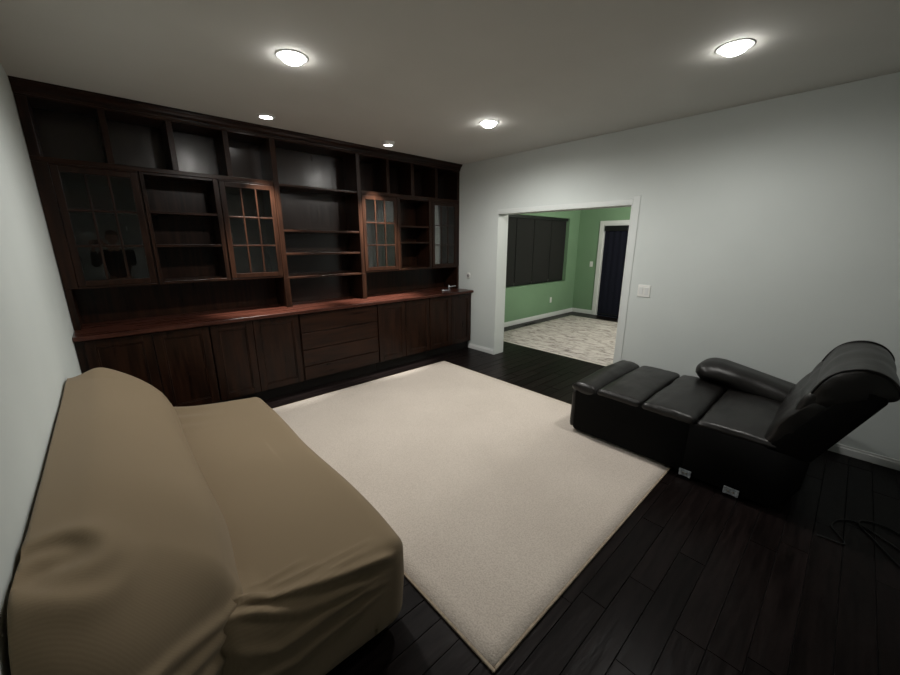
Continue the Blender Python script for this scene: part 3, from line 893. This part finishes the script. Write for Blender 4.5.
for (x, y) in ((0.10, 0.60), (0.92, 0.62), (0.10, 2.36), (0.92, 2.36)):
    MB().cyl((x, y, 0), 0.022, 0.10, r2=0.030, n=16).build('leg', M['toe'], so, True)

# ================================================================== RECLINER
rc = thing('recliner', 'black leather recliner section with raised footrest and leaned-back headrest by the white wall', 'recliner', (3.55, 0.1, 0))
LE, LF = M['leather'], M['leather_flat']
def wrinkle(s, f, seed):
    def g(p):
        return p + s * noise.noise_vector(p * f + Vector((seed, 2 * seed, 1)))
    return g
AX0, AX1 = 3.085, 4.03
# base box and footrest side box
MB().prism([(0.055, 0.030), (0.055, 0.425), (-0.40, 0.425), (-0.56, 0.40), (-0.55, 0.22), (-0.50, 0.10), (-0.44, 0.030)], 0, AX0, AX1 + 0.06, 0.008, 3).build('base', LF, rc, True)
MB().prism([(0.050, 0.042), (0.050, 0.448), (0.895, 0.425), (0.912, 0.41), (0.912, 0.06), (0.895, 0.045)], 0, AX0 + 0.001, AX1 - 0.01, 0.008, 3).build('footrest_box', LF, rc, True)
def pad(y0, y1, z0, z1, r, seed, crown=0.036, roll=0.0):
    def g(p):
        q = p.copy()
        u = (p.y - y0) / (y1 - y0); v = (p.x - AX0) / (AX1 - AX0)
        if p.z > (z0 + z1) / 2:
            q.z += crown * math.sin(math.pi * min(max(u, 0), 1)) ** 0.7 * math.sin(math.pi * min(max(v, 0.0), 1)) ** 0.5 - 0.012
        q += 0.005 * noise.noise_vector(p * 6 + Vector((seed, seed, seed)))
        q.z += 0.0035 * noise.noise(Vector((p.x * 5 + seed, p.y * 26, seed)))
        return q
    return MB().rbox((AX0 - 0.004, y0, z0), (AX1, y1, z1), r, 0.018, g)
# front roll wraps over the end of the footrest
pad(0.735, 0.962, 0.385, 0.482, (0.022, 0.085, 0.07), 2.0, 0.036).build('footrest_roll', LE, rc, True)
MB().rbox((AX0 + 0.004, 0.905, 0.06), (AX1 - 0.012, 0.952, 0.41), 0.018, 0.04, wrinkle(0.006, 6, 8)).build('front_flap', LE, rc, True)
pad(0.385, 0.735, 0.41, 0.478, (0.022, 0.030, 0.030), 5.0).build('footrest_pad', LE, rc, True)
pad(0.018, 0.382, 0.41, 0.478, (0.022, 0.030, 0.030), 9.0).build('footrest_pad', LE, rc, True)
pad(-0.42, 0.015, 0.41, 0.470, (0.022, 0.030, 0.030), 12.0, 0.032).build('seat', LE, rc, True)

# far armrest: box and pillow top sloping down to the back
MB().rbox((3.93, -0.55, 0.05), (4.17, 0.21, 0.55), 0.03, 0.05, wrinkle(0.006, 5, 4)).build('armrest', LE, rc, True)
def arm_def(p):
    q = p.copy()
    u = (0.25 - p.y) / 0.8
    q.z += 0.008 - 0.17 * max(0, u - 0.2)
    if p.z < 0.53 and p.x < 4.0: q.x += 0.02
    q.x += 0.02 * math.sin(u * 3)
    q += 0.010 * noise.noise_vector(p * 5 + Vector((3, 3, 3)))
    return q
MB().rbox((3.84, -0.56, 0.455), (4.20, 0.265, 0.655), (0.13, 0.13, 0.095), 0.02, arm_def).build('arm_pillow', LE, rc, True)

# back: hard shell, lumbar cushion, upper cushion and headrest pillow
BX0, BX1 = 3.085, 4.00
MB().prism([(-0.34, 0.40), (-0.56, 0.40), (-0.775, 0.845), (-0.765, 0.875), (-0.66, 0.90)], 0, BX0, BX1, 0.012, 3).build('back_shell', LF, rc, True)
def slab(prof, x0, x1, crown, name, seed, m=LE, end=0.05, nx=44, wr=0.006):
    """closed yz profile swept along x with rounded, slightly pulled-in ends and a crowned top"""
    mb = MB()
    rows = []
    cy = sum(p[0] for p in prof) / len(prof); cz = sum(p[1] for p in prof) / len(prof)
    zt = max(p[1] for p in prof); zb = min(p[1] for p in prof)
    # smooth the profile (Chaikin)
    for _ in range(3):
        prof = [q for i in range(len(prof)) for q in (
            (0.75 * prof[i][0] + 0.25 * prof[(i + 1) % len(prof)][0], 0.75 * prof[i][1] + 0.25 * prof[(i + 1) % len(prof)][1]),
            (0.25 * prof[i][0] + 0.75 * prof[(i + 1) % len(prof)][0], 0.25 * prof[i][1] + 0.75 * prof[(i + 1) % len(prof)][1]))]
    for i in range(nx + 1):
        s = -math.cos(math.pi * i / nx)            # denser at the ends
        x = (x0 + x1) / 2 + s * (x1 - x0) / 2
        e = min(x - x0, x1 - x)
        k = 1.0 if e > end else 0.55 + 0.45 * math.sqrt(max(0, 1 - (1 - e / end) ** 2))
        row = []
        for (y, z) in prof:
            hh = (z - zb) / (zt - zb)
            zz = cz + (z - cz) * k + crown * hh * (1 - s * s) 
            yy = cy + (y - cy) * k
            p = Vector((x, yy, zz))
            p += wr * noise.noise_vector(Vector((x * 6 + seed, y * 9, z * 9)))
            row.append(mb.bm.verts.new(p))
        rows.append(row)
    n = len(prof)
    for i in range(nx):
        for j in range(n):
            mb.bm.faces.new((rows[i][j], rows[i][(j + 1) % n], rows[i + 1][(j + 1) % n], rows[i + 1][j]))
    mb.bm.faces.new(rows[0]); mb.bm.faces.new(rows[-1][::-1])
    return mb.build(name, m, rc, True)
slab([(-0.325, 0.40), (-0.345, 0.50), (-0.375, 0.60), (-0.43, 0.695), (-0.505, 0.80), (-0.60, 0.82), (-0.62, 0.76), (-0.50, 0.58), (-0.39, 0.40)], BX0 + 0.003, BX1 + 0.01, 0.0, 'back_cushion', 1.0, end=0.06, wr=0.007)
slab([(-0.43, 0.66), (-0.455, 0.745), (-0.50, 0.835), (-0.57, 0.86), (-0.64, 0.84), (-0.62, 0.78), (-0.545, 0.655), (-0.48, 0.63)], BX0 + 0.006, BX1 - 0.01, 0.0, 'upper_cushion', 4.0, end=0.02, wr=0.010)
HP = [(a, b - 0.018) for (a, b) in [(-0.505, 0.755), (-0.490, 0.83), (-0.515, 0.90), (-0.555, 0.965), (-0.615, 1.005), (-0.685, 1.018), (-0.755, 0.995), (-0.805, 0.935), (-0.812, 0.885), (-0.78, 0.862), (-0.70, 0.85), (-0.63, 0.80), (-0.56, 0.75)]]
hp = slab(HP, BX0, BX1 - 0.03, 0.0, 'headrest', 7.0, end=0.02, wr=0.006)
def smooth_open(P, n):
    for _ in range(n):
        P = [P[0]] + [q for i in range(len(P) - 1) for q in ((0.75 * P[i][0] + 0.25 * P[i + 1][0], 0.75 * P[i][1] + 0.25 * P[i + 1][1]), (0.25 * P[i][0] + 0.75 * P[i + 1][0], 0.25 * P[i][1] + 0.75 * P[i + 1][1]))] + [P[-1]]
    return P
for xx in (BX0 + 0.012, BX1 - 0.042):
    MB().tube([(xx, a * 1.0 - 0.0, b + 0.0015) for (a, b) in smooth_open(HP[1:9], 3)], 0.006, 8).build('piping', LE, hp, True)
# steel joining brackets low on the near side of the base
for (ya, yb, z0) in ((0.066, -0.008, 0.020), (-0.200, -0.284, 0.016)):
    b_ = MB().box((AX0 - 0.008, yb, z0), (AX0 + 0.001, ya, z0 + 0.048), 0.002)
    b_.box((AX0 - 0.014, yb, z0), (AX0 - 0.007, yb + 0.014, z0 + 0.050), 0.002).box((AX0 - 0.014, ya - 0.014, z0), (AX0 - 0.007, ya, z0 + 0.050), 0.002)
    bb = b_.build('joining_bracket', M['metal'], rc)
    bb['label'] = 'pale steel joining bracket'
    mb = MB()
    for yy in (yb + 0.028, ya - 0.028):
        mb.cyl((AX0 - 0.012, yy, z0 + 0.024), 0.007, 0.005, axis=0, n=12)
    mb.build('screw', M['brass'], bb, True)
for (x, y) in ((3.15, 0.0), (3.15, -0.42), (4.0, 0.0), (4.0, -0.42)):
    MB().cyl((x, y, 0), 0.022, 0.05, n=16).build('foot', M['black'], rc, True)

# ================================================================== CORD ON THE FLOOR
def spline(pts, n=10):
    P = [Vector(p) for p in pts]
    P = [P[0] * 2 - P[1]] + P + [P[-1] * 2 - P[-2]]
    out = []
    for i in range(1, len(P) - 2):
        for k in range(n):
            t = k / n
            a, b, c_, d = P[i - 1], P[i], P[i + 1], P[i + 2]
            out.append(0.5 * ((2 * b) + (c_ - a) * t + (2 * a - 5 * b + 4 * c_ - d) * t * t + (3 * b - a - 3 * c_ + d) * t ** 3))
    out.append(P[-2])
    return out
cz_ = 0.005
path = [(3.044, -0.66), (3.05, -0.71), (3.054, -0.768), (3.10, -0.765), (3.145, -0.742), (3.20, -0.715), (3.29, -0.735), (3.35, -0.79), (3.336, -0.84), (3.30, -0.90), (3.269, -0.935),
        (3.22, -1.00), (3.28, -1.06), (3.36, -1.03), (3.41, -0.97), (3.43, -0.915), (3.40, -0.84), (3.33, -0.83), (3.25, -0.875), (3.173, -0.912), (3.05, -0.99), (2.98, -1.12)]
pts = spline([(x, y, cz_) for (x, y) in path], 8)
cord = MB().tube(pts, 0.0042, 8).build('extension_cord', M['cord'], None, True)
tag(cord, 'thin black power cord coiled on the dark floor behind the recliner', 'power cord')

# ================================================================== PHOTOGRAPHER, seen only as a reflection in the cabinet glass
M['skin'] = mat('skin', (0.42, 0.26, 0.19), 0.55)
M['hair'] = mat('dark_hair', (0.012, 0.009, 0.007), 0.6)
M['sweater'] = add_noise(mat('black_sweater', (0.010, 0.010, 0.012), 0.95, spec=0.1), (0.008, 0.008, 0.010), (0.013, 0.013, 0.015), ns=60)
M['trousers'] = mat('dark_trousers', (0.011, 0.012, 0.016), 0.9, spec=0.1)

def skinned(name, verts, edges, radii, m, parent, root=0, sub=2):
    """a smooth tapering surface grown over a skeleton of joints"""
    o0 = parent.location if parent.parent is None else parent.parent.location
    me = bpy.data.meshes.new(name)
    me.from_pydata([tuple(Vector(v) - o0) for v in verts], edges, [])
    me.materials.append(m)
    o = bpy.data.objects.new(name, me)
    COL.objects.link(o)
    o.parent = parent
    me.attributes.new('skin_probe', 'FLOAT', 'POINT')
    md = o.modifiers.new('skin', 'SKIN')
    md.use_smooth_shade = True
    if not me.skin_vertices:
        bm = bmesh.new(); bm.from_mesh(me); bm.verts.layers.skin.verify(); bm.to_mesh(me); bm.free()
    for i, r in enumerate(radii):
        sv = me.skin_vertices[0].data[i]
        sv.radius = (r, r) if not isinstance(r, tuple) else r
        sv.use_root = (i == root)
    sd = o.modifiers.new('sub', 'SUBSURF'); sd.levels = sub; sd.render_levels = sub
    return o

PX, PY = 0.47, -0.98
pr = thing('person', 'person in dark sweater and trousers raising a phone, dimly reflected in far left cabinet glass', 'person', (PX, PY, 0))
# joints: 0 pelvis 1 belly 2 chest 3 neck base 4 neck top | left leg 5-8 | right leg 9-12 | left arm 13-16 | right arm 17-20
J = [(PX, PY, 0.96), (PX, PY, 1.12), (PX, PY - 0.01, 1.34), (PX, PY + 0.01, 1.50), (PX - 0.01, PY + 0.035, 1.60),
     (PX - 0.10, PY, 0.90), (PX - 0.11, PY + 0.03, 0.50), (PX - 0.12, PY - 0.02, 0.09), (PX - 0.13, PY + 0.13, 0.045),
     (PX + 0.10, PY, 0.90), (PX + 0.11, PY + 0.03, 0.50), (PX + 0.12, PY - 0.02, 0.09), (PX + 0.14, PY + 0.13, 0.045),
     (PX - 0.18, PY, 1.43), (PX - 0.30, PY + 0.16, 1.24), (PX - 0.285, PY + 0.33, 1.50), (PX - 0.283, PY + 0.375, 1.56),
     (PX + 0.18, PY, 1.43), (PX + 0.20, PY + 0.20, 1.25), (PX - 0.07, PY + 0.34, 1.50), (PX - 0.095, PY + 0.375, 1.56)]
ED = [(0, 1), (1, 2), (2, 3), (3, 4), (0, 5), (5, 6), (6, 7), (7, 8), (0, 9), (9, 10), (10, 11), (11, 12),
      (2, 13), (13, 14), (14, 15), (15, 16), (2, 17), (17, 18), (18, 19), (19, 20)]
RA = [(0.15, 0.11), (0.135, 0.10), (0.15, 0.105), 0.062, 0.055, 0.085, 0.06, 0.04, 0.032, 0.085, 0.06, 0.04, 0.032,
      0.058, 0.042, 0.028, 0.024, 0.058, 0.042, 0.028, 0.024]
body = skinned('body', J, ED, RA, M['skin'], pr)
def sub_skel(ids, grow, name, m):
    mp_ = {a: i for i, a in enumerate(ids)}
    g = lambda r: tuple(x + grow for x in r) if isinstance(r, tuple) else r + grow
    return skinned(name, [J[a] for a in ids], [(mp_[a], mp_[b]) for a, b in ED if a in mp_ and b in mp_], [g(RA[a]) for a in ids], m, pr)
sub_skel([0, 1, 2, 3, 13, 14, 15, 17, 18, 19], 0.016, 'sweater', M['sweater'])
sub_skel([0, 5, 6, 7, 9, 10, 11], 0.018, 'trousers', M['trousers'])
for sx in (-1, 1):
    x = PX + sx * 0.125
    MB().rbox((x - 0.048, PY - 0.09, 0.0), (x + 0.048, PY + 0.20, 0.085), (0.04, 0.05, 0.04), 0.02,
              lambda p: Vector((p.x, p.y, p.z * (1 - 0.35 * max(0, (p.y - PY) / 0.2))))).build('shoe', M['black'], pr, True)
# head: skull, jaw, nose, ears, eyes; hair cap
HC = Vector((PX - 0.015, PY + 0.055, 1.70))
def head_def(p):
    q = p - HC
    t = min(1, max(0, -q.z / 0.12))
    q.x *= 1 - 0.30 * t * t
    if q.y > 0: q.y *= 1 - 0.10 * t
    q.y += 0.034 * math.exp(-((q.x / 0.013) ** 2) - ((q.z + 0.018) / 0.022) ** 2) * (q.y > 0.03)
    q.y -= 0.010 * (math.exp(-(((q.x - 0.032) / 0.016) ** 2) - ((q.z - 0.008) / 0.012) ** 2) + math.exp(-(((q.x + 0.032) / 0.016) ** 2) - ((q.z - 0.008) / 0.012) ** 2)) * (q.y > 0.03)
    q.y += 0.006 * math.exp(-((q.x / 0.024) ** 2) - ((q.z + 0.062) / 0.009) ** 2) * (q.y > 0.03)
    return HC + q
MB().rbox(HC - Vector((0.076, 0.098, 0.120)), HC + Vector((0.076, 0.098, 0.118)), (0.076, 0.098, 0.119), 0.011, head_def).build('head', M['skin'], body, True)
def hair_def(p):
    q = p - HC
    if q.y > 0.02 and q.z < 0.055: q.y = 0.02 + (q.y - 0.02) * 0.25
    q += 0.006 * noise.noise_vector(p * 30)
    return HC + q
MB().rbox(HC + Vector((-0.086, -0.108, -0.035)), HC + Vector((0.086, 0.106, 0.134)), (0.086, 0.107, 0.085), 0.014, hair_def).build('hair', M['hair'], pr, True)
for sx in (-1, 1):
    MB().rbox(HC + Vector((sx * 0.084 - 0.010, -0.022, -0.035)), HC + Vector((sx * 0.084 + 0.010, 0.014, 0.028)), (0.010, 0.016, 0.028), 0.006).build('ear', M['skin'], body, True)
    MB().rbox(HC + Vector((sx * 0.031 - 0.012, 0.066, -0.004)), HC + Vector((sx * 0.031 + 0.012, 0.088, 0.020)), (0.012, 0.011, 0.012), 0.005).build('eye', M['black'], body, True)
# phone just behind the viewpoint, held sideways by both hands
ph = thing('smartphone', 'dark smartphone held sideways in both hands of the reflected person', 'phone', tuple(cp - cf * 0.03))
pc = cp - cf * 0.032
mb = MB()
mb.rbox((-0.078, -0.037, -0.004), (0.078, 0.037, 0.004), (0.010, 0.010, 0.0035), 0.008)
for v in mb.bm.verts:
    a = v.co.copy()
    v.co = pc - cu * 0.012 + cr * (a.x + 0.0) + cu * a.y - cf * a.z
mb.build('phone_body', M['black'], ph, True)
for sx, wi in ((-1, 16), (1, 20)):
    wr_ = Vector(J[wi])
    e0 = pc - cu * 0.012 + cr * (sx * 0.080)               # the short edge of the phone on this side
    V = [wr_, wr_ + (e0 - cu * 0.02 + cr * sx * 0.034 - wr_) * 0.78]
    E_ = [(0, 1)]; Rr = [0.024, 0.026]
    for k in range(4):                                     # four fingers round the front face edge
        b0 = len(V)
        up = 0.030 - 0.017 * k
        ln = (0.9, 1.0, 0.95, 0.8)[k]
        V += [e0 + cu * up + cr * sx * 0.016 - cf * 0.012, e0 + cu * up + cr * sx * 0.012 + cf * 0.012, e0 + cu * up - cr * sx * 0.022 * ln + cf * 0.0125]
        E_ += [(1, b0), (b0, b0 + 1), (b0 + 1, b0 + 2)]; Rr += [0.0085, 0.008, 0.0065]
    b0 = len(V)
    V += [e0 - cu * 0.030 + cr * sx * 0.012 - cf * 0.022, e0 - cu * 0.012 - cr * sx * 0.022 - cf * 0.0135]
    E_ += [(1, b0), (b0, b0 + 1)]; Rr += [0.011, 0.008]
    skinned('hand', [tuple(v) for v in V], E_, Rr, M['skin'], body, 0, 1)
